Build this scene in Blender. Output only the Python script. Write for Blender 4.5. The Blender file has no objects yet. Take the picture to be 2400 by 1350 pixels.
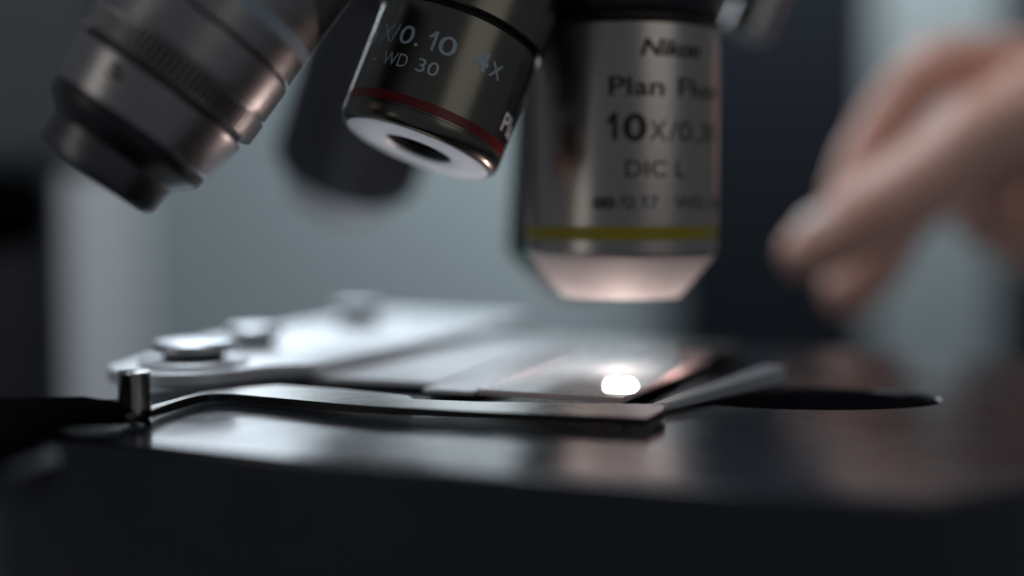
import bpy, bmesh, math, random
from mathutils import Vector, Matrix

# all modelling coordinates below are in millimetres; S turns them into metres
S = 0.001
SC = bpy.context.scene
COL = SC.collection
random.seed(4)
R = math.radians

# ------------------------------------------------------------------ camera
F_PX, W_PX, H_PX, EYE, DIST = 2840.0, 2400.0, 1350.0, 32.0, 200.0
PITCH = math.atan((675 - 500) / F_PX)
cam_d = bpy.data.cameras.new('camera')
cam = bpy.data.objects.new('camera', cam_d)
COL.objects.link(cam)
cam.location = (0, -DIST * S, EYE * S)
cam.rotation_euler = (R(90) - PITCH, 0, 0)
cam_d.sensor_width = 36.0
cam_d.lens = 36.0 * F_PX / W_PX
cam_d.clip_start = 0.005
cam_d.clip_end = 20.0
cam_d.dof.use_dof = True
cam_d.dof.focus_distance = 0.195
cam_d.dof.aperture_fstop = 3.1
cam_d.dof.aperture_blades = 0
SC.camera = cam

# ------------------------------------------------------------------ world, lamps, exposure
world = bpy.data.worlds.new('World')
SC.world = world
world.use_nodes = True
wb = world.node_tree.nodes['Background']
wb.inputs[0].default_value = (0.78, 0.86, 1.0, 1)
wb.inputs[1].default_value = 0.095
SC.view_settings.view_transform = 'Standard'
SC.view_settings.look = 'None'
SC.view_settings.exposure = 0
SC.view_settings.gamma = 1
SC.view_settings.use_curve_mapping = False
SC.cycles.use_denoising = True
SC.cycles.max_bounces = 10
SC.cycles.transparent_max_bounces = 12
SC.cycles.sample_clamp_indirect = 4.0
SC.cycles.caustics_reflective = True
SC.cycles.caustics_refractive = False


def area(name, loc, target, sx, sy, radiance, color=(1, 1, 1), spread=180):
    """a rectangular lamp of the given radiance (mm)"""
    l = bpy.data.lights.new(name, 'AREA')
    l.shape = 'RECTANGLE'
    l.size = sx * S
    l.size_y = sy * S
    l.energy = radiance * math.pi * sx * sy * S * S
    l.color = color
    l.spread = R(spread)
    o = bpy.data.objects.new(name, l)
    COL.objects.link(o)
    o.location = Vector(loc) * S
    d = (Vector(target) - Vector(loc)).normalized()
    o.rotation_euler = d.to_track_quat('-Z', 'Y').to_euler()
    return o


# daylight from a window at the far side of the room, over the wall
area('window_light', (-440, 1950, 520), (-60, 0, 0), 560, 400, 3.3, (0.80, 0.90, 1.0))
area('window_light_low', (10, 1960, 303), (20, 0, 0), 540, 60, 3.0, (0.88, 0.94, 1.0))
# ceiling lamp over and behind the bench
area('ceiling_light', (-150, 190, 720), (60, 100, 20), 420, 320, 9.0, (0.87, 0.94, 1.0))
# added unseen lamp, low and further back, to brighten the plates and slide
area('back_fill_light', (-160, 900, 430), (0, 40, 0), 420, 260, 4.2, (0.82, 0.91, 1.0))
# added unseen fill lamps on the camera's side, for sheen on the barrels
area('front_fill_right', (360, -400, 260), (20, 0, 30), 380, 420, 0.40, (1.0, 0.98, 0.92))
area('front_fill_left', (-420, -300, 160), (0, 20, 30), 160, 420, 0.75, (1.0, 0.97, 0.91))
# the wall behind
area('wall_wash', (520, 1300, 900), (260, 2000, 150), 900, 300, 20.5, (0.9, 0.97, 1.0))

# ------------------------------------------------------------------ helpers


def P(u, v, y):
    """the point (mm) at world depth y behind photo pixel (u, v)"""
    a = (u - W_PX / 2) / F_PX
    b = -(v - H_PX / 2) / F_PX
    c, s = math.cos(PITCH), math.sin(PITCH)
    d = Vector((a, c + b * s, b * c - s))
    t = (y + DIST) / d.y
    return Vector((0, -DIST, EYE)) + d * t


def Z(u, v, z):
    """the point (mm) on the level plane z behind photo pixel (u, v)"""
    a = (u - W_PX / 2) / F_PX
    b = -(v - H_PX / 2) / F_PX
    c, s = math.cos(PITCH), math.sin(PITCH)
    d = Vector((a, c + b * s, b * c - s))
    t = (z - EYE) / d.z
    return Vector((0, -DIST, EYE)) + d * t


TH = R(22)
AX, AY = 21.0, 33.0          # optical axis of the microscope


def M(p, q, z=0):
    """microscope frame (p across the slide, q along it) to world, mm"""
    return Vector((AX + p * math.cos(TH) + q * math.sin(TH), AY - p * math.sin(TH) + q * math.cos(TH), z))


def thing(name, label, cat, loc=(0, 0, 0), rot=None, group=None):
    o = bpy.data.objects.new(name, None)
    o.empty_display_size = 0.005
    COL.objects.link(o)
    o.location = Vector(loc) * S
    if rot is not None:
        o.rotation_euler = rot
    tag(o, label, cat, group)
    return o


def tag(o, label, cat, group=None):
    o['label'] = label
    o['category'] = cat
    if group:
        o['group'] = group
    return o


def link(name, bm, mat, parent=None, smooth=True, bevel=0, segs=3, world_space=False, autosmooth=35):
    """one bmesh (mm) becomes ONE mesh object"""
    bmesh.ops.recalc_face_normals(bm, faces=bm.faces[:])
    me = bpy.data.meshes.new(name)
    bm.to_mesh(me)
    bm.free()
    me.transform(Matrix.Scale(S, 4))
    o = bpy.data.objects.new(name, me)
    COL.objects.link(o)
    for m in (mat if isinstance(mat, (list, tuple)) else [mat]):
        me.materials.append(m)
    if parent is not None:
        o.parent = parent
        if world_space:
            bpy.context.view_layer.update()
            o.matrix_parent_inverse = parent.matrix_world.inverted()
    if smooth:
        for f in me.polygons:
            f.use_smooth = True
        me.set_sharp_from_angle(angle=R(autosmooth))
    if bevel:
        b = o.modifiers.new('bevel', 'BEVEL')
        b.width = bevel * S
        b.segments = segs
        b.limit_method = 'ANGLE'
        b.angle_limit = R(35)
        b.harden_normals = False
    return o


def lathe(bm, prof, n=128, centre=(0, 0), cap=True):
    """revolve (r, z) about z; r = 0 closes to a point"""
    rings = []
    for r, z in prof:
        if r <= 1e-6:
            rings.append([bm.verts.new((centre[0], centre[1], z))])
        else:
            rings.append([bm.verts.new((centre[0] + r * math.cos(2 * math.pi * i / n), centre[1] + r * math.sin(2 * math.pi * i / n), z)) for i in range(n)])
    for a, b in zip(rings, rings[1:]):
        if len(a) == 1 and len(b) == 1:
            continue
        for i in range(n):
            j = (i + 1) % n
            if len(a) == 1:
                bm.faces.new((a[0], b[j], b[i]))
            elif len(b) == 1:
                bm.faces.new((a[i], a[j], b[0]))
            else:
                bm.faces.new((a[i], a[j], b[j], b[i]))
    return bm


def prism(bm, outline, z0, z1):
    """upright prism over a plan outline (list of (x, y)); z1 may be a function of (x, y)"""
    top = z1 if callable(z1) else (lambda x, y: z1)
    bot = z0 if callable(z0) else (lambda x, y: z0)
    a = [bm.verts.new((x, y, bot(x, y))) for x, y in outline]
    b = [bm.verts.new((x, y, top(x, y))) for x, y in outline]
    bm.faces.new(a[::-1])
    bm.faces.new(b)
    n = len(a)
    for i in range(n):
        j = (i + 1) % n
        bm.faces.new((a[i], a[j], b[j], b[i]))
    return bm


def smooth_loop(pts, it=2):
    for _ in range(it):
        out = []
        for i in range(len(pts)):
            a, b = Vector(pts[i]), Vector(pts[(i + 1) % len(pts)])
            out += [a * .75 + b * .25, a * .25 + b * .75]
        pts = out
    return [(p.x, p.y) for p in pts]


def smooth_open(pts, it=2):
    pts = [Vector(p) for p in pts]
    for _ in range(it):
        out = [pts[0]]
        for a, b in zip(pts, pts[1:]):
            out += [a * .75 + b * .25, a * .25 + b * .75]
        out.append(pts[-1])
        pts = out
    return [(p.x, p.y) for p in pts]


# ------------------------------------------------------------------ materials
def principled(name, color, rough=0.5, metal=0.0, ior=1.45, var=0.0, vscale=200.0, bump=0.0, bscale=800.0, stretch=(1, 1, 1), rvar=0.0, sss=0, sssr=(1, .3, .15), aniso=0.0, coat=0.0, spec=0.5):
    m = bpy.data.materials.new(name)
    m.use_nodes = True
    nt = m.node_tree
    N, L = nt.nodes, nt.links
    b = N['Principled BSDF']
    b.inputs['Base Color'].default_value = (*color, 1)
    b.inputs['Roughness'].default_value = rough
    b.inputs['Metallic'].default_value = metal
    b.inputs['IOR'].default_value = ior
    b.inputs['Specular IOR Level'].default_value = spec
    b.inputs['Anisotropic'].default_value = aniso
    b.inputs['Coat Weight'].default_value = coat
    if sss:
        b.inputs['Subsurface Weight'].default_value = sss
        b.inputs['Subsurface Radius'].default_value = sssr
        b.inputs['Subsurface Scale'].default_value = 0.006
    if var or rvar or bump:
        tc = N.new('ShaderNodeTexCoord')
        mp = N.new('ShaderNodeMapping')
        mp.inputs['Scale'].default_value = stretch
        L.new(tc.outputs['Object'], mp.inputs['Vector'])
    if var or rvar:
        n1 = N.new('ShaderNodeTexNoise')
        n1.inputs['Scale'].default_value = vscale
        n1.inputs['Detail'].default_value = 6
        n1.inputs['Roughness'].default_value = 0.6
        L.new(mp.outputs[0], n1.inputs['Vector'])
    if var:
        mx = N.new('ShaderNodeMix')
        mx.data_type = 'RGBA'
        mx.inputs['A'].default_value = (*[c * (1 - var) for c in color], 1)
        mx.inputs['B'].default_value = (*[min(1, c * (1 + var)) for c in color], 1)
        L.new(n1.outputs['Fac'], mx.inputs['Factor'])
        L.new(mx.outputs['Result'], b.inputs['Base Color'])
    if rvar:
        mr = N.new('ShaderNodeMapRange')
        mr.inputs['From Min'].default_value = 0.3
        mr.inputs['From Max'].default_value = 0.7
        mr.inputs['To Min'].default_value = max(0.02, rough - rvar)
        mr.inputs['To Max'].default_value = rough + rvar
        L.new(n1.outputs['Fac'], mr.inputs['Value'])
        L.new(mr.outputs[0], b.inputs['Roughness'])
    if bump:
        n2 = N.new('ShaderNodeTexNoise')
        n2.inputs['Scale'].default_value = bscale
        n2.inputs['Detail'].default_value = 4
        L.new(mp.outputs[0], n2.inputs['Vector'])
        bp = N.new('ShaderNodeBump')
        bp.inputs['Strength'].default_value = bump
        bp.inputs['Distance'].default_value = 0.0001
        L.new(n2.outputs['Fac'], bp.inputs['Height'])
        L.new(bp.outputs[0], b.inputs['Normal'])
    return m


def glass_sheet(name, tint=(0.95, 0.98, 0.97), rough=0.05, painted_haze=0.1):
    """thin glass: light passes straight, Fresnel gloss on top, brightness put in as white haze"""
    m = bpy.data.materials.new(name)
    m.use_nodes = True
    nt = m.node_tree
    N, L = nt.nodes, nt.links
    N.remove(N['Principled BSDF'])
    out = N['Material Output']
    tr = N.new('ShaderNodeBsdfTransparent')
    tr.inputs[0].default_value = (*tint, 1)
    df = N.new('ShaderNodeBsdfDiffuse')
    df.inputs[0].default_value = (0.8, 0.82, 0.84, 1)
    tl = N.new('ShaderNodeBsdfTranslucent')
    tl.inputs[0].default_value = (0.8, 0.8, 0.8, 1)
    md = N.new('ShaderNodeMixShader')
    md.inputs[0].default_value = 0.05
    L.new(df.outputs[0], md.inputs[1])
    L.new(tl.outputs[0], md.inputs[2])
    m0 = N.new('ShaderNodeMixShader')
    m0.inputs[0].default_value = painted_haze  # diffuse white in the glass colour stands in for reflected and scattered light
    L.new(tr.outputs[0], m0.inputs[1])
    L.new(md.outputs[0], m0.inputs[2])
    gl = N.new('ShaderNodeBsdfGlossy')
    gl.inputs['Roughness'].default_value = rough
    fr = N.new('ShaderNodeFresnel')
    fr.inputs[0].default_value = 1.5
    m1 = N.new('ShaderNodeMixShader')
    ge = N.new('ShaderNodeNewGeometry')
    sb = N.new('ShaderNodeMath')
    sb.operation = 'SUBTRACT'
    sb.inputs[0].default_value = 1.0
    L.new(ge.outputs['Backfacing'], sb.inputs[1])
    mu = N.new('ShaderNodeMath')
    mu.operation = 'MULTIPLY'
    L.new(fr.outputs[0], mu.inputs[0])
    L.new(sb.outputs[0], mu.inputs[1])
    L.new(mu.outputs[0], m1.inputs[0])
    L.new(m0.outputs[0], m1.inputs[1])
    L.new(gl.outputs[0], m1.inputs[2])
    L.new(m1.outputs[0], out.inputs[0])
    return m


def emitter(name, color, strength):
    m = bpy.data.materials.new(name)
    m.use_nodes = True
    b = m.node_tree.nodes['Principled BSDF']
    b.inputs['Base Color'].default_value = (*color, 1)
    b.inputs['Emission Color'].default_value = (*color, 1)
    b.inputs['Emission Strength'].default_value = strength
    return m


BRUSH = (1, 1, 40)
m_bronze = principled('dark_bronze_metal', (0.16, 0.15, 0.125), 0.24, 1.0, var=0.08, vscale=60, rvar=0.03, stretch=BRUSH, bump=0.015, bscale=200)
m_silver = principled('satin_chrome', (0.46, 0.42, 0.385), 0.30, 1.0, var=0.04, vscale=60, rvar=0.03, stretch=BRUSH, bump=0.015, bscale=200)
m_cone = principled('polished_nose_cone', (0.46, 0.44, 0.44), 0.7, 0.08, var=0.05, vscale=120, rvar=0.05, stretch=BRUSH)
m_collar = principled('dark_satin_metal', (0.36, 0.34, 0.335), 0.31, 1.0, var=0.10, vscale=90, rvar=0.05, stretch=BRUSH, bump=0.05, bscale=300)
m_tip = principled('blackened_satin_metal', (0.13, 0.125, 0.13), 0.36, 1.0, var=0.08, vscale=60, stretch=BRUSH)
m_groove = principled('groove_black', (0.012, 0.012, 0.012), 0.5)
m_darkring = principled('black_anodised_ring', (0.03, 0.03, 0.032), 0.35, 0.6)
m_navy = principled('dark_navy_enamel', (0.03, 0.031, 0.042), 0.38, var=0.2, vscale=60)
m_ringface = principled('pale_satin_face', (0.80, 0.81, 0.84), 0.42, 0.35, var=0.06, vscale=500, rvar=0.06)
m_red = principled('red_band_paint', (0.15, 0.006, 0.007), 0.35, var=0.35, vscale=130)
m_yellow = principled('yellow_band_paint', (0.36, 0.29, 0.012), 0.4, var=0.1, vscale=200)
m_green = principled('green_band_paint', (0.02, 0.16, 0.05), 0.4)
m_paleband = principled('pale_blue_band_paint', (0.30, 0.36, 0.42), 0.4)
m_bluewrite = principled('engraved_blue_grey', (0.40, 0.50, 0.54), 0.5)
m_blackwrite = principled('engraved_black', (0.012, 0.012, 0.016), 0.5)
m_whitewrite = principled('engraved_white', (0.78, 0.78, 0.8), 0.5)
m_lens = principled('coated_lens_glass', (0.01, 0.011, 0.014), 0.04, ior=1.6, coat=0.4)
m_stage = principled('black_anodised_stage', (0.016, 0.018, 0.024), 0.19, ior=1.5, var=0.2, vscale=60, rvar=0.05, bump=0.02, bscale=900)
m_recess = principled('recess_black', (0.004, 0.004, 0.004), 0.8, spec=0.1)
m_black = principled('black_rubbery_plastic', (0.0025, 0.0025, 0.003), 0.9, var=0.2, spec=0.0)
m_plate = principled('white_satin_plate', (0.66, 0.68, 0.71), 0.38, 0.5, var=0.05, vscale=120, rvar=0.05)
m_plate2 = principled('pale_satin_plate', (0.84, 0.855, 0.88), 0.46, 0.3, var=0.05, vscale=140, rvar=0.05)
m_screw = principled('satin_screw', (0.55, 0.57, 0.60), 0.32, 0.8, var=0.06, vscale=150)
m_steel = principled('spring_steel', (0.28, 0.28, 0.265), 0.30, 1.0, var=0.12, vscale=260, rvar=0.06, stretch=(1, 6, 1), bump=0.06, bscale=700)
m_pin = principled('pin_steel', (0.50, 0.48, 0.45), 0.16, 1.0, var=0.1, vscale=400, stretch=(1, 1, .2))
m_glass = glass_sheet('slide_glass', rough=0.17, painted_haze=0.36)
m_frost = principled('frosted_glass', (0.80, 0.81, 0.83), 0.33, ior=1.5, var=0.06, vscale=140, rvar=0.05)
m_edge = principled('ground_glass_edge', (0.55, 0.50, 0.50), 0.5)
_n, _l = m_edge.node_tree.nodes, m_edge.node_tree.links
_t = _n.new('ShaderNodeBsdfTranslucent')
_t.inputs[0].default_value = (0.95, 0.72, 0.70, 1)  # pink put into the colour for lamp light carried to the edge
_m = _n.new('ShaderNodeMixShader')
_m.inputs[0].default_value = 0.25
_l.new(_n['Principled BSDF'].outputs[0], _m.inputs[1])
_l.new(_t.outputs[0], _m.inputs[2])
_l.new(_m.outputs[0], _n['Material Output'].inputs[0])
m_cover = glass_sheet('cover_glass', rough=0.14, painted_haze=0.06)
m_condenser = emitter('condenser_light', (1.0, 0.69, 0.67), 1150.0)
m_skin = principled('skin', (0.68, 0.41, 0.33), 0.38, var=0.14, vscale=160, sss=0.5, bump=0.25, bscale=700)
m_nail = principled('fingernail', (0.74, 0.54, 0.50), 0.22)
m_wall = principled('teal_wall_paint', (0.315, 0.368, 0.385), 0.8, var=0.10, vscale=1.2)
m_palepost = principled('pale_grey_paint', (0.72, 0.735, 0.76), 0.7, var=0.06, vscale=2)
m_tealpost = principled('grey_teal_paint', (0.19, 0.22, 0.228), 0.7, var=0.06, vscale=2)
m_cabinet = principled('navy_cabinet_paint', (0.006, 0.0075, 0.011), 0.8, var=0.1, vscale=2, spec=0.1)
m_housing = principled('grey_green_housing', (0.11, 0.125, 0.125), 0.5, var=0.1, vscale=20)


# ------------------------------------------------------------------ room behind
def box(bm, c, s, rotz=0):
    mat = Matrix.Translation(Vector(c)) @ Matrix.Rotation(rotz, 4, 'Z') @ Matrix.Diagonal((*s, 1))
    bmesh.ops.create_cube(bm, size=1, matrix=mat)
    return bm


o = link('wall', box(bmesh.new(), (0, 2030, 200), (4200, 50, 2600)), m_wall, smooth=False)
o['kind'] = 'structure'


def upright(name, label, cat, u0, u1, y, thick, z0, z1, mat, group=None):
    x0, x1 = P(u0, 500, y).x, P(u1, 500, y).x
    o = link(name, box(bmesh.new(), ((x0 + x1) / 2, y + thick / 2, (z0 + z1) / 2), (x1 - x0, thick, z1 - z0)), mat, smooth=False, bevel=6)
    return tag(o, label, cat)


upright('pale_post', 'pale grey upright post between the dark stand and the teal wall', 'post', 118, 312, 1960, 20, -800, 1200, m_palepost)
upright('dark_cabinet', 'tall navy black cabinet behind the gap between objective and hand', 'cabinet', 1596, 2035, 1850, 120, -800, 1200, m_cabinet)
upright('grey_post', 'grey teal upright post behind the hand', 'post', 2045, 2345, 1900, 80, -800, 1200, m_tealpost)
upright('door_panel', 'dark navy panel at the far right edge behind the hand', 'panel', 2352, 2700, 1880, 90, -800, 1200, m_cabinet)

# the microscope's own stand, far out of focus on the left
st = thing('microscope_stand', 'dark navy microscope stand out of focus at the left edge', 'stand', P(0, 1300, 260))
bm = bmesh.new()
x1 = P(165, 500, 322).x
box(bm, (x1 - 60, 310, 20), (120, 22, 280))
link('column', bm, m_navy, st, bevel=6, world_space=True)
bm = bmesh.new()
box(bm, (P(330, 300, 300).x - 70, 280, 130), (140, 40, 164))
link('arm_head', bm, m_housing, st, bevel=8, world_space=True)
bm = bmesh.new()
lathe(bm, [(0, 0), (13, 0), (15, 2), (15, 16), (12, 18), (0, 18)], 64)
c = P(-22, 495, 228)
bmesh.ops.transform(bm, matrix=Matrix.Translation(c + Vector((0, 20, 0))) @ Matrix.Rotation(R(90), 4, 'X'), verts=bm.verts[:])
link('focus_knob', bm, m_black, st, world_space=True)

# ------------------------------------------------------------------ stage
stg = thing('microscope_stage', 'black glossy microscope stage with a thick front edge carrying the slides', 'stage', M(0, 0, -45))


def ell(cx, cy, a, b, rot=0, n=56):
    return [(cx + a * math.cos(t) * math.cos(rot) - b * math.sin(t) * math.sin(rot), cy + a * math.cos(t) * math.sin(rot) + b * math.sin(t) * math.cos(rot)) for t in (2 * math.pi * i / n for i in range(n))]


def plate_with_holes(outline, holes, z0, z1):
    """flat slab with through holes, triangulated"""
    bm = bmesh.new()
    edges = []
    for loop in [outline] + holes:
        vs = [bm.verts.new((x, y, z1)) for x, y in loop]
        edges += [bm.edges.new((vs[i], vs[(i + 1) % len(vs)])) for i in range(len(vs))]
    bmesh.ops.triangle_fill(bm, use_beauty=True, edges=edges)
    # drop faces that fill a hole
    def inside(pt, loop):
        c = False
        for i in range(len(loop)):
            (xa, ya), (xb, yb) = loop[i], loop[i - 1]
            if (ya > pt.y) != (yb > pt.y) and pt.x < (xb - xa) * (pt.y - ya) / (yb - ya) + xa:
                c = not c
        return c
    kill = [f for f in bm.faces if any(inside(f.calc_center_median(), h) for h in holes)]
    if kill:
        bmesh.ops.delete(bm, geom=kill, context='FACES_ONLY')
    bmesh.ops.recalc_face_normals(bm, faces=bm.faces[:])
    ext = bmesh.ops.extrude_face_region(bm, geom=bm.faces[:])
    vs = [g for g in ext['geom'] if isinstance(g, bmesh.types.BMVert)]
    for v in vs:
        v.co.z = z0
    return bm


outl = [M(*p) for p in [(-74, 70), (-74, -80), (-72, -86), (-66, -88), (-20, -89.5), (20, -87.5), (52, -84.5), (60, -82.5), (64, -79), (96, -44), (98, -38), (98, 70)]]
outl = [(v.x, v.y) for v in outl]
hole_c = Z(1905, 944, 0)
slot = ell(hole_c.x + 0.6, hole_c.y + 5.5, 22.5, 12.5, R(-2))
hole1 = ell(AX, AY, 13, 13)
bm = plate_with_holes(outl, [hole1, slot], -26, 0)
link('stage_plate', bm, m_stage, stg, bevel=0.7, segs=4, world_space=True, autosmooth=40)
bm = bmesh.new()
prism(bm, [(x * 0.998 + 0.05, y * 0.998 + 0.1) for x, y in outl], -70, -26.2)
link('stage_body', bm, m_navy, stg, bevel=1.2, world_space=True)
bm = bmesh.new()
lathe(bm, [(0, -8.9), (13.1, -8.9), (13.1, -8.5), (0, -8.5)], 64, (AX, AY))
link('aperture_floor', bm, m_recess, stg, world_space=True)
bm = bmesh.new()
prism(bm, ell(hole_c.x + .6, hole_c.y + 5.5, 22.6, 12.6, R(-2)), -9.1, -6.0)
link('recess_floor', bm, m_recess, stg, world_space=True)

# the lit condenser lens under the slide
cond = thing('condenser_lens', 'glowing pinkish white condenser lens shining up through the slide', 'lens', (AX, AY, -7))
bm = bmesh.new()
lathe(bm, [(0, 0.3), (2.2, 0.28), (2.4, 0.12), (2.4, -0.6), (0, -0.6)], 64)
bmesh.ops.translate(bm, vec=(0, 0, 5.6), verts=bm.verts[:])
link('glowing_lens', bm, m_condenser, cond)
bm = bmesh.new()
lathe(bm, [(2.5, 5.6), (5.4, 5.3), (9.5, 3.4), (9.5, -1.2), (2.5, -1.2), (2.5, 5.6)], 64)
link('lens_mount', bm, m_darkring, cond)


def rect_pq(p0, p1, q0, q1):
    return [(v.x, v.y) for v in (M(p0, q0), M(p1, q0), M(p1, q1), M(p0, q1))]


# ------------------------------------------------------------------ slides
sl = thing('glass_slide', 'clear glass microscope slide with the bright light spot under the yellow banded objective', 'slide', M(-2, 3, 0.06))
bm = bmesh.new()
prism(bm, rect_pq(-15, 11, -35, 41), 0.95, 1.95)
o = link('slide_sheet', bm, [m_glass, m_edge], sl, bevel=0.08, segs=2, world_space=True, smooth=False)
for f in o.data.polygons:
    if abs(f.normal.z) < 0.5:
        f.material_index = 1
bm = bmesh.new()
prism(bm, rect_pq(-13, 9, -11, 11), 1.97, 2.14)
link('cover_slip', bm, m_cover, sl, world_space=True, smooth=False)

bm = bmesh.new()
prism(bm, rect_pq(-51, -25.4, -30, 46), 0.95, 1.85)
o = link('spacer_plate', bm, m_plate2, None, bevel=0.1, segs=2, smooth=False)
tag(o, 'flat pale satin plate lying between the screwed white plate and the narrow strip', 'plate')
bm = bmesh.new()
prism(bm, rect_pq(-24.9, -15.4, -36, 44), 0.95, 1.65)
o = link('divider_strip', bm, m_plate2, None, bevel=0.1, segs=2, smooth=False)
tag(o, 'narrow pale strip between the flat pale plate and the clear slide', 'strip')

# ------------------------------------------------------------------ slide holder
hold = thing('slide_holder', 'white satin slide holder plate with three thumb screws', 'slide holder', M(-72, 10, 2.2))
pts = []
cb = (-70.7, -40.5)
for k in range(19):
    a = R(205 + k * 8.6)
    pts.append((cb[0] + 14 * math.cos(a), cb[1] + 14 * math.sin(a)))
pts += [(-55.8, -36.5), (-53, -33.5), (-49.5, -31.5), (-48.5, -29), (-48.5, 76), (-50, 79), (-53, 80), (-92, 80), (-95, 78), (-96, 74), (-96, 0), (-95, -6), (-88, -28)]
outl_h = [M(*p) for p in pts]
bm = bmesh.new()
prism(bm, [(v.x, v.y) for v in outl_h], 1.9, 4.3)
link('holder_plate', bm, m_plate, hold, bevel=0.35, segs=3, world_space=True, autosmooth=30)


bm = bmesh.new()
prism(bm, rect_pq(-50, -14, -24, 44), 0.03, 0.93)
link('slide_ledge', bm, m_black, hold, world_space=True, smooth=False)
bm = bmesh.new()
prism(bm, rect_pq(9.2, 12.5, -30, 42), 0.03, 0.93)
link('slide_ledge', bm, m_black, hold, world_space=True, smooth=False)


def screw(p, q, r, h, z=4.32, flange=True):
    c = M(p, q)
    bm = bmesh.new()
    lathe(bm, [(0, z + h * .43), (r * .97, z + h * .43), (r, z + h * .5), (r, z + h * .86), (r * .94, z + h * .96), (r * .85, z + h), (0, z + h * 1.0)], 64, (c.x, c.y))
    hd = link('thumb_screw', bm, m_screw, hold, world_space=True)
    bm = bmesh.new()
    lathe(bm, [(0, z), (r * .72, z), (r * .72, z + h * .42), (0, z + h * .42)], 64, (c.x, c.y))
    link('screw_neck', bm, m_darkring, hd, world_space=True)


c = M(-70.2, -39.3)
bm = bmesh.new()
lathe(bm, [(0, 4.32), (9.6, 4.32), (9.9, 4.6), (9.9, 5.0), (9.6, 5.2), (0, 5.2)], 64, (c.x, c.y))
link('screw_flange', bm, m_plate, hold, world_space=True)
screw(-70.2, -39.3, 7.6, 3.4, z=5.22)
screw(-77.6, -9, 5.9, 4.2)
screw(-84, 47, 6.4, 4.6)

# the stamped spring arm in the focal plane, with its pivot pin
arm = thing('slide_clip', 'thin bent steel clip arm in sharp focus holding the near end of the slides', 'clip', Z(900, 960, 0.7))
near = [(300, 978), (345, 963), (400, 945), (472, 924), (528, 921), (600, 928), (708, 938), (800, 946), (958, 956), (1133, 965), (1300, 971), (1467, 977), (1515, 980)]
far = [(1560, 953), (1545, 947), (1400, 945), (1120, 941), (970, 935), (957, 926), (800, 911), (650, 902), (560, 908), (500, 914), (465, 919), (395, 938), (335, 955), (290, 968)]
ARM_TOP = 2.05
n_pts = smooth_open([Z(u, v, ARM_TOP).xy for u, v in near], 2)
f_pts = [tuple(Z(u, v, ARM_TOP).xy) for u, v in far]
tip = [tuple(Z(1556, 962, ARM_TOP).xy)]
bm = bmesh.new()
prism(bm, n_pts + tip + f_pts, 0.75, ARM_TOP)
o = link('arm_strip', bm, [m_steel, m_darkring], arm, bevel=0.14, segs=3, world_space=True, autosmooth=30)
for f in o.data.polygons:
    if abs(f.normal.z) < 0.5:
        f.material_index = 1
pc = Z(316, 960, ARM_TOP)
bm = bmesh.new()
k = 2.42
lathe(bm, [(0, ARM_TOP + .02), (k * 1.0, ARM_TOP + .02), (k * 1.0, ARM_TOP + .5), (k * .99, ARM_TOP + .7), (k * .99, 7.3), (k * 1.0, 7.4), (k * 1.0, 7.75), (k * .93, 7.95), (k * .86, 8.0), (0, 8.0)], 64, (pc.x, pc.y))
link('pivot_pin', bm, m_pin, arm, world_space=True)

# black bracket that carries the arm
br = thing('clip_bracket', 'black out of focus bracket bar at the left carrying the clip arm', 'bracket', (-80, -32, -0.5))
A = Z(347, 985, 0.35)
e0, e1 = Z(350, 966, 2.0), Z(266, 943, 3.0)
oa = [(A.x, A.y), (-58, -23), (-59.6, -39), (-59.5, -60), (-70, -64), (-105, -60), (-96, -24), (-66, -14.5), (e1.x, e1.y), (-58.5, -14.6), (e0.x, e0.y)]
bm = bmesh.new()
prism(bm, oa, lambda x, y: 0.3 + 2.5 * max(0, min(1, max((-y - 19) / 18, (-x - 58.2) / 6))), lambda x, y: 1.95 + max(0, min(2.0, (-(x + 58.5)) * 0.42)) + 2.6 * max(0, min(1, (-y - 19) / 18)))
link('bracket_bar', bm, m_black, br, bevel=0.7, world_space=True)
bm = bmesh.new()
kc = (-65.5, -52)
lathe(bm, [(0, -2.4), (8.4, -2.4), (9.0, -1.9), (9.0, 1.4), (8.4, 1.9), (5, 2.0), (5, 3.4), (0, 3.4)], 64, kc)
link('bracket_knob', bm, m_navy, br, world_space=True)

# pale fixed finger on the far side of the slide
fin = thing('fixed_finger', 'pale finger of the holder rising behind the lit slide at its far side', 'clip', M(14, 0, 0.3))
bm = bmesh.new()
pa, pb = Z(1545, 947, 1.4), Z(1812, 876, 2.0)
d = (pb - pa).normalized()
nn = Vector((d.y, -d.x, 0))
w0, w1 = 1.3, 2.6
oo = [pa - nn * w0, pa + nn * w0, pb + nn * w1, pb + d * 1.5 + nn * (w1 - 1), pb + d * 1.5 - nn * (w1 - 1), pb - nn * w1]
ln = (pb - pa).length
prism(bm, [(v.x, v.y) for v in oo], 0.3, lambda x, y: 1.5 + 2.0 * max(0, min(1, ((Vector((x, y, 0)) - Vector((pa.x, pa.y, 0))).dot(d)) / ln)))
link('finger_bar', bm, m_plate, fin, bevel=0.4, world_space=True)
bm = bmesh.new()
fa = Z(1680, 850, 1.6)
box(bm, (fa.x, fa.y + 14, 2.0), (12, 14, 3.6), -TH)
link('finger_block', bm, m_darkring, fin, bevel=0.8, world_space=True)

# ------------------------------------------------------------------ objectives
OBJ_GROUP = 'objectives screwed into the revolving nosepiece'


def objective(name, label, tip, down):
    """Empty at the tip; local +Z runs up the barrel, local -Y faces the camera"""
    up = -Vector(down).normalized()
    t = Vector(tip)
    view = (Vector((0, -DIST, EYE)) - t).normalized()
    yax = -(view - up * view.dot(up)).normalized()
    xax = yax.cross(up).normalized()
    m = Matrix((xax, yax, up)).transposed()
    return thing(name, label, 'objective', t, m.to_euler(), OBJ_GROUP)


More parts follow.
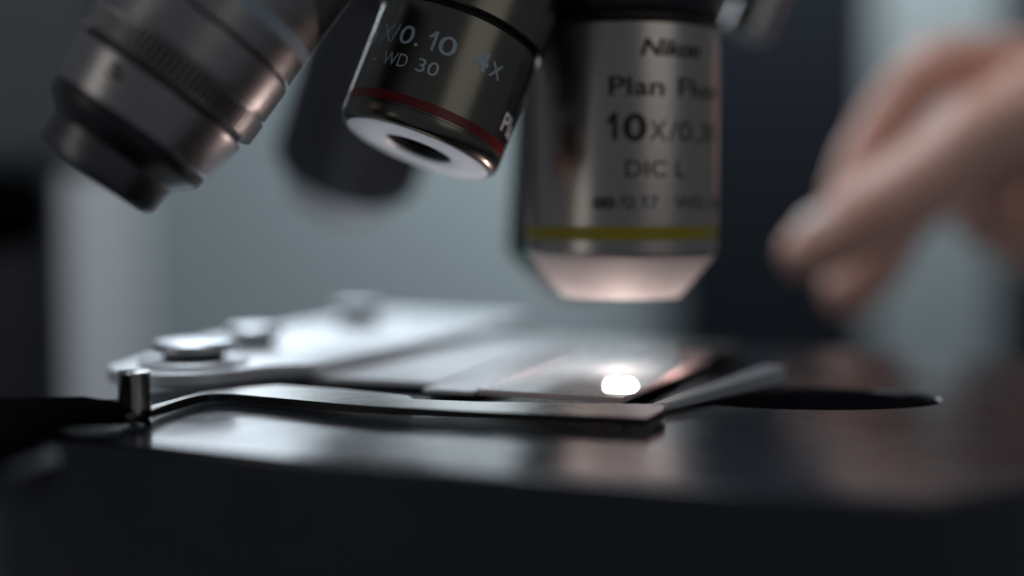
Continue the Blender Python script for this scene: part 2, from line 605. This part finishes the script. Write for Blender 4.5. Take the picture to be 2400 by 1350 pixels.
def text_mesh(s, size, bold=0.0, shear=0.0, spacing=1.0):
    cu = bpy.data.curves.new('txt', 'FONT')
    cu.body = s
    cu.size = size
    cu.offset = bold
    cu.shear = shear
    cu.space_character = spacing
    cu.resolution_u = 5
    ob = bpy.data.objects.new('txt', cu)
    COL.objects.link(ob)
    bpy.context.view_layer.update()
    dg = bpy.context.evaluated_depsgraph_get()
    me = bpy.data.meshes.new_from_object(ob.evaluated_get(dg))
    bpy.data.objects.remove(ob)
    bpy.data.curves.remove(cu)
    return me


def wrap_text(bm, s, a0, a1, z, cap, rad, bold=0.0, shear=0.0, lift=0.05, rot=0.0, cap_of=0.73):
    """wrap a line round the barrel from angle a0 to a1 (deg, 0 faces the camera, + to the right), baseline z"""
    me = text_mesh(s, 1.0, bold, shear)
    b = bmesh.new()
    b.from_mesh(me)
    bpy.data.meshes.remove(me)
    xs = [v.co.x for v in b.verts]
    x0, x1 = min(xs), max(xs)
    w = rad * R(a1 - a0)
    sx = w / max(1e-6, x1 - x0)
    sy = cap / cap_of
    for v in b.verts:
        v.co = Vector(((v.co.x - x0) * sx, v.co.y * sy, 0))
    step = 0.8
    for i in range(1, int(w / step) + 1):
        bmesh.ops.bisect_plane(b, geom=b.verts[:] + b.edges[:] + b.faces[:], plane_co=(i * step, 0, 0), plane_no=(1, 0, 0))
    vm = {}
    for v in b.verts:
        a = R(a0) + v.co.x / rad
        rr = rad + lift
        vm[v] = bm.verts.new((rr * math.sin(a), -rr * math.cos(a), z + v.co.y))
    for f in b.faces:
        try:
            bm.faces.new([vm[v] for v in f.verts])
        except ValueError:
            pass
    b.free()


def wrap_polys(bm, polys, a0, z, rad, lift=0.05):
    """hand drawn strokes (lists of (x, y) quads in mm) wrapped on from angle a0"""
    for q in polys:
        f = []
        for x, y in q:
            a = R(a0) + x / rad
            f.append(bm.verts.new(((rad + lift) * math.sin(a), -(rad + lift) * math.cos(a), z + y)))
        bm.faces.new(f)


def one_glyph(h, w):
    """a figure one with a flag"""
    x1 = h * .40
    return [[(x1 - w, 0), (x1, 0), (x1, h), (x1 - w, h)], [(0, h * .70), (x1 - w, h * .78), (x1 - w, h), (x1 - w * 1.1, h)], [(0, h * .70), (0, h * .70 - w * .75), (x1 - w, h * .78 - w * .6), (x1 - w, h * .78)]]


def infinity_glyph(wd, ht, w, n=40):
    pts = []
    for i in range(n):
        t = 2 * math.pi * i / n
        pts.append((wd / 2 + wd / 2 * math.cos(t) / (1 + math.sin(t) ** 2), ht / 2 + ht * 1.4 * math.sin(t) * math.cos(t) / (1 + math.sin(t) ** 2)))
    qs = []
    for i in range(n):
        (xa, ya), (xb, yb) = pts[i], pts[(i + 1) % n]
        l = math.hypot(xb - xa, yb - ya) or 1
        nx, ny = -(yb - ya) / l * w / 2, (xb - xa) / l * w / 2
        qs.append([(xa - nx, ya - ny), (xb - nx, yb - ny), (xb + nx, yb + ny), (xa + nx, ya + ny)])
    return qs


def flat_link(name, bm, mat, parent):
    me = bpy.data.meshes.new(name)
    bm.to_mesh(me)
    bm.free()
    me.transform(Matrix.Scale(S, 4))
    me.materials.append(mat)
    o = bpy.data.objects.new(name, me)
    COL.objects.link(o)
    o.parent = parent
    return o


def part(parent, name, prof, mat, n=160):
    return link(name, lathe(bmesh.new(), prof, n), mat, parent)


# --- 10x on the optical axis
ten = objective('microscope_objective', 'silver 10x objective with yellow band and bright cone standing over the lit slide', (AX, AY, 16.2), (0, 0, -1))
part(ten, 'nose_cone', [(6.2, 0.5), (11.2, 0.0), (11.45, 0.12), (17.6, 7.6), (17.9, 7.9), (6.2, 7.9)], m_cone)
part(ten, 'front_lens', [(0, 0.35), (4, 0.5), (6.1, 0.9), (6.1, 2), (0, 2)], m_lens)
ten_b = part(ten, 'barrel', [(10, 7.95), (17.8, 7.95), (18.2, 8.5), (18.2, 49.4), (17.6, 50.2), (14, 50.2)], m_silver)
part(ten_b, 'colour_band', [(18.1, 11.0), (18.25, 11.0), (18.25, 13.5), (18.1, 13.5)], m_yellow)
part(ten, 'neck', [(10, 50.2), (16.6, 50.2), (16.6, 55.5), (10, 55.5)], m_groove)
part(ten, 'collar_ring', [(10, 52.0), (18.4, 52.0), (18.6, 52.3), (18.6, 57.6), (10, 57.6)], m_darkring)
bm = bmesh.new()
rd = 18.2
wrap_text(bm, 'Nikon', 10, 50, 43.6, 3.0, rd, 0.034, 0.25)
wrap_text(bm, 'Plan', -7.5, 24, 36.6, 3.4, rd, 0.02)
wrap_text(bm, 'Fluor', 33, 76, 36.6, 3.4, rd, 0.012)
wrap_polys(bm, one_glyph(4.8, 0.95), -8.5, 28.7, rd)
wrap_text(bm, '0', 0.5, 14, 28.7, 4.8, rd, 0.03)
wrap_text(bm, 'X', 15.5, 25.5, 28.7, 3.6, rd, 0.008)
wrap_text(bm, '/0.30', 27, 70, 28.7, 3.7, rd)
wrap_text(bm, 'DIC L', 2, 38, 22.3, 3.0, rd, 0.008)
wrap_polys(bm, infinity_glyph(3.5, 1.5, 0.75), -15.5, 16.9, rd)
wrap_text(bm, '/0.', -2, 9.5, 16.6, 2.4, rd, 0.008)
wrap_polys(bm, one_glyph(2.4, 0.4), 11, 16.6, rd)
wrap_text(bm, '7', 16, 21, 16.6, 2.4, rd, 0.008)
wrap_text(bm, 'WD 16.0', 31, 84, 16.6, 2.4, rd)
flat_link('lettering', bm, m_blackwrite, ten_b)

# --- 4x, nearest the camera, in focus
four = objective('microscope_objective', 'dark bronze 4x objective with red band and pale front ring in sharp focus', P(978, 351, 9.0), (-.335, -.185, -.925))
part(four, 'front_ring', [(5.9, 0.45), (6.1, 0.12), (6.4, 0.0), (12.6, 0.0), (12.75, 0.05), (12.75, 0.5), (5.9, 0.5)], m_ringface)
part(four, 'shoulder', [(12.8, 0.1), (13.2, 0.2), (13.8, 0.75), (14.1, 1.6), (14.2, 2.4), (14.2, 2.9), (5.9, 2.9), (5.9, 0.52), (12.8, 0.52)], m_bronze)
part(four, 'bore', [(5.85, 0.5), (5.85, 1.0), (5.2, 1.5), (5.2, 6), (0, 6), (0, 6.5), (6.5, 6.5), (6.5, 3.0)], m_darkring)
part(four, 'front_lens', [(0, 4.2), (3, 4.4), (5.1, 5.2), (5.1, 5.9), (0, 5.9)], m_lens)
four_b = part(four, 'barrel', [(8, 2.92), (14.1, 2.92), (14.2, 3.0), (14.2, 21.0), (13.9, 21.3), (8, 21.3)], m_bronze)
part(four_b, 'colour_band', [(14.1, 3.3), (14.24, 3.3), (14.24, 4.9), (14.1, 4.9)], m_red)
part(four, 'groove_ring', [(8, 21.3), (13.6, 21.3), (13.6, 22.0), (8, 22.0)], m_groove)
part(four, 'upper_barrel', [(8, 22.0), (14.7, 22.0), (15.0, 22.3), (15.0, 46), (8, 46)], m_bronze)
bm = bmesh.new()
rd = 14.2
wrap_text(bm, '4', -77, -63, 13.2, 3.4, rd, 0.02)
wrap_text(bm, 'X/', -58, -42, 13.2, 3.3, rd)
wrap_text(bm, '0.', -40, -24, 13.2, 3.3, rd, 0.004)
wrap_polys(bm, one_glyph(3.3, 0.5), -18.5, 13.2, rd)
wrap_text(bm, '0', -11, 1, 13.2, 3.3, rd, 0.004)
wrap_text(bm, '4', 14, 25, 13.2, 3.3, rd, 0.03)
wrap_text(bm, 'x', 27, 37, 13.2, 3.1, rd, 0, cap_of=0.55)
wrap_text(bm, '-', -58, -53, 9.2, 2.4, rd)
wrap_text(bm, 'WD', -47, -27, 9.2, 2.4, rd)
wrap_text(bm, '30', -20, -5, 9.2, 2.4, rd, 0.006)
flat_link('lettering', bm, m_bluewrite, four_b)
bm = bmesh.new()
wrap_text(bm, 'Plan', 55, 88, 6.6, 3.4, rd, 0.012)
wrap_text(bm, 'Nikon', 78, 120, 12.6, 3.0, rd, 0.015, 0.25)
o = flat_link('side_lettering', bm, m_whitewrite, four_b)
o['label'] = 'brighter white lettering on the turned away side'

# --- left objective with knurled correction collar
lft = objective('microscope_objective', 'large dark objective with knurled correction collar and pale blue band tilted far left', P(222, 420, -16), (-.57, -.15, -.805))
lft.scale = (.765, .765, .765)
part(lft, 'front_tip', [(0, 0.6), (4, 0.4), (4.2, 0), (10.5, 0), (12.4, 0.4), (13.1, 1.4), (13.3, 6.6), (4, 6.6)], m_tip)
part(lft, 'front_step', [(5, 6.62), (13.4, 6.62), (16.2, 9.4), (16.8, 10.0), (17.0, 11.2), (17.0, 12.4), (5, 12.4)], m_darkring)
lft_l = part(lft, 'lower_barrel', [(5, 12.42), (16.9, 12.42), (17.4, 12.8), (18.9, 20.6), (18.9, 21.6), (18.5, 22.0), (5, 22.0)], m_collar)
part(lft, 'groove_ring', [(5, 22.0), (17.8, 22.0), (17.8, 23.1), (5, 23.1)], m_groove)
bm = bmesh.new()
n = 360
prof = [(5, 23.12), (19.2, 23.12), (20.0, 23.6), (20.0, 28.0), (19.5, 28.4), (5, 28.4)]
rings = []
for k, (r, z) in enumerate(prof):
    ring = []
    for i in range(n):
        rr = r
        if k in (2, 3):
            rr = r - (0.75 if (i // 2) % 2 else 0)
        a = 2 * math.pi * i / n
        ring.append(bm.verts.new((rr * math.cos(a), rr * math.sin(a), z)))
    rings.append(ring)
for a, b in zip(rings, rings[1:]):
    for i in range(n):
        j = (i + 1) % n
        bm.faces.new((a[i], a[j], b[j], b[i]))
o = link('knurled_collar', bm, [m_collar, m_groove], lft, autosmooth=20)
for f in o.data.polygons:
    if all(math.hypot(o.data.vertices[i].co.x, o.data.vertices[i].co.y) < 0.0197 for i in f.vertices) and 0.0234 < f.center.z < 0.0283:
        f.material_index = 1  # valleys coloured black, painting in the shade between ridges
part(lft, 'middle_ring', [(5, 28.5), (19.2, 28.5), (19.2, 28.9), (19.75, 29.1), (19.75, 36.5), (19.4, 36.9), (5, 36.9)], m_collar)
part(lft, 'groove_ring', [(5, 36.9), (18.6, 36.9), (18.6, 37.4), (5, 37.4)], m_groove)
lft_b = part(lft, 'upper_barrel', [(5, 37.4), (19.1, 37.4), (19.4, 37.7), (19.4, 70), (5, 70)], m_collar)
part(lft_b, 'colour_band', [(19.35, 42.6), (19.46, 42.6), (19.46, 45.2), (19.35, 45.2)], m_paleband)
bm = bmesh.new()
wrap_text(bm, '5', -32, -22, 17.4, 3.0, 18.9, 0.01)
flat_link('lettering', bm, m_blackwrite, lft_l)
bm = bmesh.new()
wrap_text(bm, '0', 6, 16, 50.4, 3.2, 19.4, 0.01)
flat_link('lettering', bm, m_blackwrite, lft_b)

# --- far objective behind, blurred dark
far_o = objective('microscope_objective', 'dark blurred objective behind, between the collared one and the red banded one', P(806, 405, 118), (-.35, .42, -.84))
part(far_o, 'nose_cone', [(4, -8.0), (9.5, -8.6), (10.5, -8.2), (15.4, 0.0), (4, 0.0)], m_ringface)
far_o_b = part(far_o, 'barrel', [(4, 0.02), (15.4, 0.02), (16.8, 1.4), (17.2, 3.4), (17.2, 46), (4, 46)], m_navy)
part(far_o, 'upper_barrel', [(4, 46.1), (16.2, 46.1), (16.2, 60), (4, 60)], m_darkring)

# --- fifth one, almost hidden behind the 10x
far_o.scale = (1.1, 1.1, 1.1)
bk = objective('microscope_objective', 'dark objective hidden behind the yellow banded one, only its rim and pale tip showing', P(1352, 668, 91), (-.05, .37, -.93))
part(bk, 'nose_cone', [(4, 0.2), (8.0, 0.0), (8.6, 0.4), (16.4, 8.6), (16.6, 9.0), (4, 9.0)], m_cone)
bk_b = part(bk, 'barrel', [(4, 9.02), (16.9, 9.02), (17.2, 9.5), (17.2, 56), (4, 56)], m_darkring)
part(bk_b, 'colour_band', [(17.1, 10.4), (17.26, 10.4), (17.26, 12.4), (17.1, 12.4)], m_green)

# ------------------------------------------------------------------ nosepiece
apex = Vector((AX, AY, 156))
nax = Matrix.Rotation(R(-24), 3, 'Z') @ Vector((-.342, 0, -.94))
tur = thing('revolving_nosepiece', 'dark blue grey revolving nosepiece along the top edge above the silver objective', 'nosepiece', apex)
up = -nax.normalized()
tur.rotation_euler = up.to_track_quat('Z', 'Y').to_euler()
bm = bmesh.new()
lathe(bm, [(0, -83), (8, -85), (30, -77.5), (50, -70.2), (52, -68.5), (52.5, -66), (52.5, -56), (50, -53), (38, -48), (0, -46)], 128)
link('turret_dish', bm, m_navy, tur)
bm = bmesh.new()
n = 200
rings = []
for k, (r, z) in enumerate([(52.0, -64.5), (53.6, -64), (53.6, -57.5), (52.0, -57)]):
    rings.append([bm.verts.new(((r - (0.5 if k in (1, 2) and (i // 2) % 2 else 0)) * math.cos(2 * math.pi * i / n), (r - (0.5 if k in (1, 2) and (i // 2) % 2 else 0)) * math.sin(2 * math.pi * i / n), z)) for i in range(n)])
for a, b in zip(rings, rings[1:]):
    for i in range(n):
        j = (i + 1) % n
        bm.faces.new((a[i], a[j], b[j], b[i]))
link('grip_ring', bm, m_darkring, tur)

kn = objective('clamp_knob', 'x', P(1747, 84, 72), (-.40, -.05, -.9))
kn.name = 'clamp_knob'
tag(kn, 'short grey metal knob hanging at the top right of the silver objective', 'knob')
del kn['group']
part(kn, 'knob_body', [(0, 0), (4.6, 0.0), (5.2, 0.5), (5.2, 18), (0, 18)], m_collar, 64)
part(kn, 'knob_stem', [(0, 18.05), (3.2, 18.05), (3.2, 26), (0, 26)], m_darkring, 64)

# ------------------------------------------------------------------ hand
person = thing('person', 'bare hand with thumb and fingertips pinched, reaching in from the right out of focus', 'person', P(2300, 400, 150))


def chain(bm, pts):
    """tapered tube through (centre, radius) with round ends; closed shell"""
    # resample with a smooth curve
    cs = [Vector(p) for p, r in pts]
    rs = [r for p, r in pts]
    path = []
    for i in range(len(cs) - 1):
        p0 = cs[max(0, i - 1)]; p1 = cs[i]; p2 = cs[i + 1]; p3 = cs[min(len(cs) - 1, i + 2)]
        for k in range(8):
            t = k / 8
            a = 0.5 * ((2 * p1) + (-p0 + p2) * t + (2 * p0 - 5 * p1 + 4 * p2 - p3) * t * t + (-p0 + 3 * p1 - 3 * p2 + p3) * t ** 3)
            s = t * t * (3 - 2 * t)
            path.append((a, rs[i] * (1 - s) + rs[i + 1] * s))
    path.append((cs[-1], rs[-1]))
    for c, r in path:
        bmesh.ops.create_icosphere(bm, subdivisions=3, radius=r, matrix=Matrix.Translation(c))


HY = 0
bm = bmesh.new()
wrist = P(2900, 250, 205)
chain(bm, [(P(1893, 594, 150), 8.0), (P(1960, 552, 150), 10.0), (P(2078, 476, 149), 12.2), (P(2192, 396, 150), 12.2), (P(2320, 300, 153), 12.5), (P(2520, 240, 168), 17), (wrist, 26)])        # thumb
chain(bm, [(P(1985, 452, 176), 6.6), (P(2035, 352, 178), 8.0), (P(2105, 245, 178), 8.6), (P(2190, 160, 177), 9.6), (P(2300, 150, 182), 9.6), (P(2450, 175, 192), 12), (wrist, 26)])      # index
chain(bm, [(P(1995, 682, 168), 8.8), (P(2045, 618, 170), 9.4), (P(2110, 520, 176), 8.8), (P(2220, 420, 184), 9.4), (P(2330, 330, 194), 9.6), (P(2480, 260, 203), 12.5), (wrist, 26)])     # middle
chain(bm, [(P(2480, 610, 200), 8.2), (P(2400, 570, 206), 9.4), (P(2300, 490, 208), 10.4), (P(2330, 410, 208), 10.4), (P(2440, 340, 212), 10), (P(2520, 290, 212), 12), (wrist, 26)])         # ring
chain(bm, [(P(2540, 680, 214), 6.2), (P(2480, 640, 220), 7), (P(2420, 560, 226), 7.6), (P(2440, 460, 226), 8.2), (P(2520, 360, 222), 10), (wrist, 24)])                                  # little
chain(bm, [(P(2480, 230, 185), 17), (P(2560, 300, 200), 24), (wrist, 27), (P(3300, 200, 230), 28)])   # palm and wrist
me = bpy.data.meshes.new('hand')
bm.to_mesh(me)
bm.free()
me.transform(Matrix.Scale(S, 4))
hand = bpy.data.objects.new('hand', me)
COL.objects.link(hand)
rm = hand.modifiers.new('remesh', 'REMESH')
rm.mode = 'VOXEL'
rm.voxel_size = 0.0011
sm = hand.modifiers.new('smooth', 'SMOOTH')
sm.factor = 0.5
sm.iterations = 10
bpy.context.view_layer.update()
dg = bpy.context.evaluated_depsgraph_get()
me2 = bpy.data.meshes.new_from_object(hand.evaluated_get(dg))
hand.modifiers.clear()
hand.data = me2
me2.materials.clear()
me2.materials.append(m_skin)
for f in me2.polygons:
    f.use_smooth = True
hand.parent = person
bpy.context.view_layer.update()
hand.matrix_parent_inverse = person.matrix_world.inverted()
# thumbnail
bm = bmesh.new()
bmesh.ops.create_uvsphere(bm, u_segments=24, v_segments=12, radius=1)
ta, tb = P(1893, 594, 150), P(1960, 548, 150)
ax = (ta - tb).normalized()
nrm = Vector((-0.30, -0.12, 0.94))
nrm = (nrm - ax * nrm.dot(ax)).normalized()
sd = nrm.cross(ax)
mat = Matrix((ax * 7.0, sd * 6.2, nrm * 2.2)).transposed().to_4x4()
mat.translation = tb + ax * 2.0 + nrm * 7.3
bmesh.ops.transform(bm, matrix=mat, verts=bm.verts[:])
link('fingernail', bm, m_nail, hand, world_space=True)

# ------------------------------------------------------------------ dust on the stage
bm = bmesh.new()
rnd = random.Random(11)
for i in range(150):
    x, y = rnd.uniform(-45, 75), rnd.uniform(-58, 2)
    v = M(0, 0)
    p_ = (x - AX) * math.cos(TH) - (y - AY) * math.sin(TH)
    q_ = (x - AX) * math.sin(TH) + (y - AY) * math.cos(TH)
    if not (-70 < p_ < 58 and -85 < q_ < -42):
        continue
    r_ = rnd.choice((.03, .04, .05, .05, .08))
    bmesh.ops.create_icosphere(bm, subdivisions=1, radius=r_, matrix=Matrix.Translation((x, y, r_ * .4)) @ Matrix.Rotation(rnd.uniform(0, 6), 4, 'Z') @ Matrix.Diagonal((rnd.uniform(.7, 2.2), 1, .6, 1)))
o = link('dust', bm, m_edge)
o['kind'] = 'stuff'
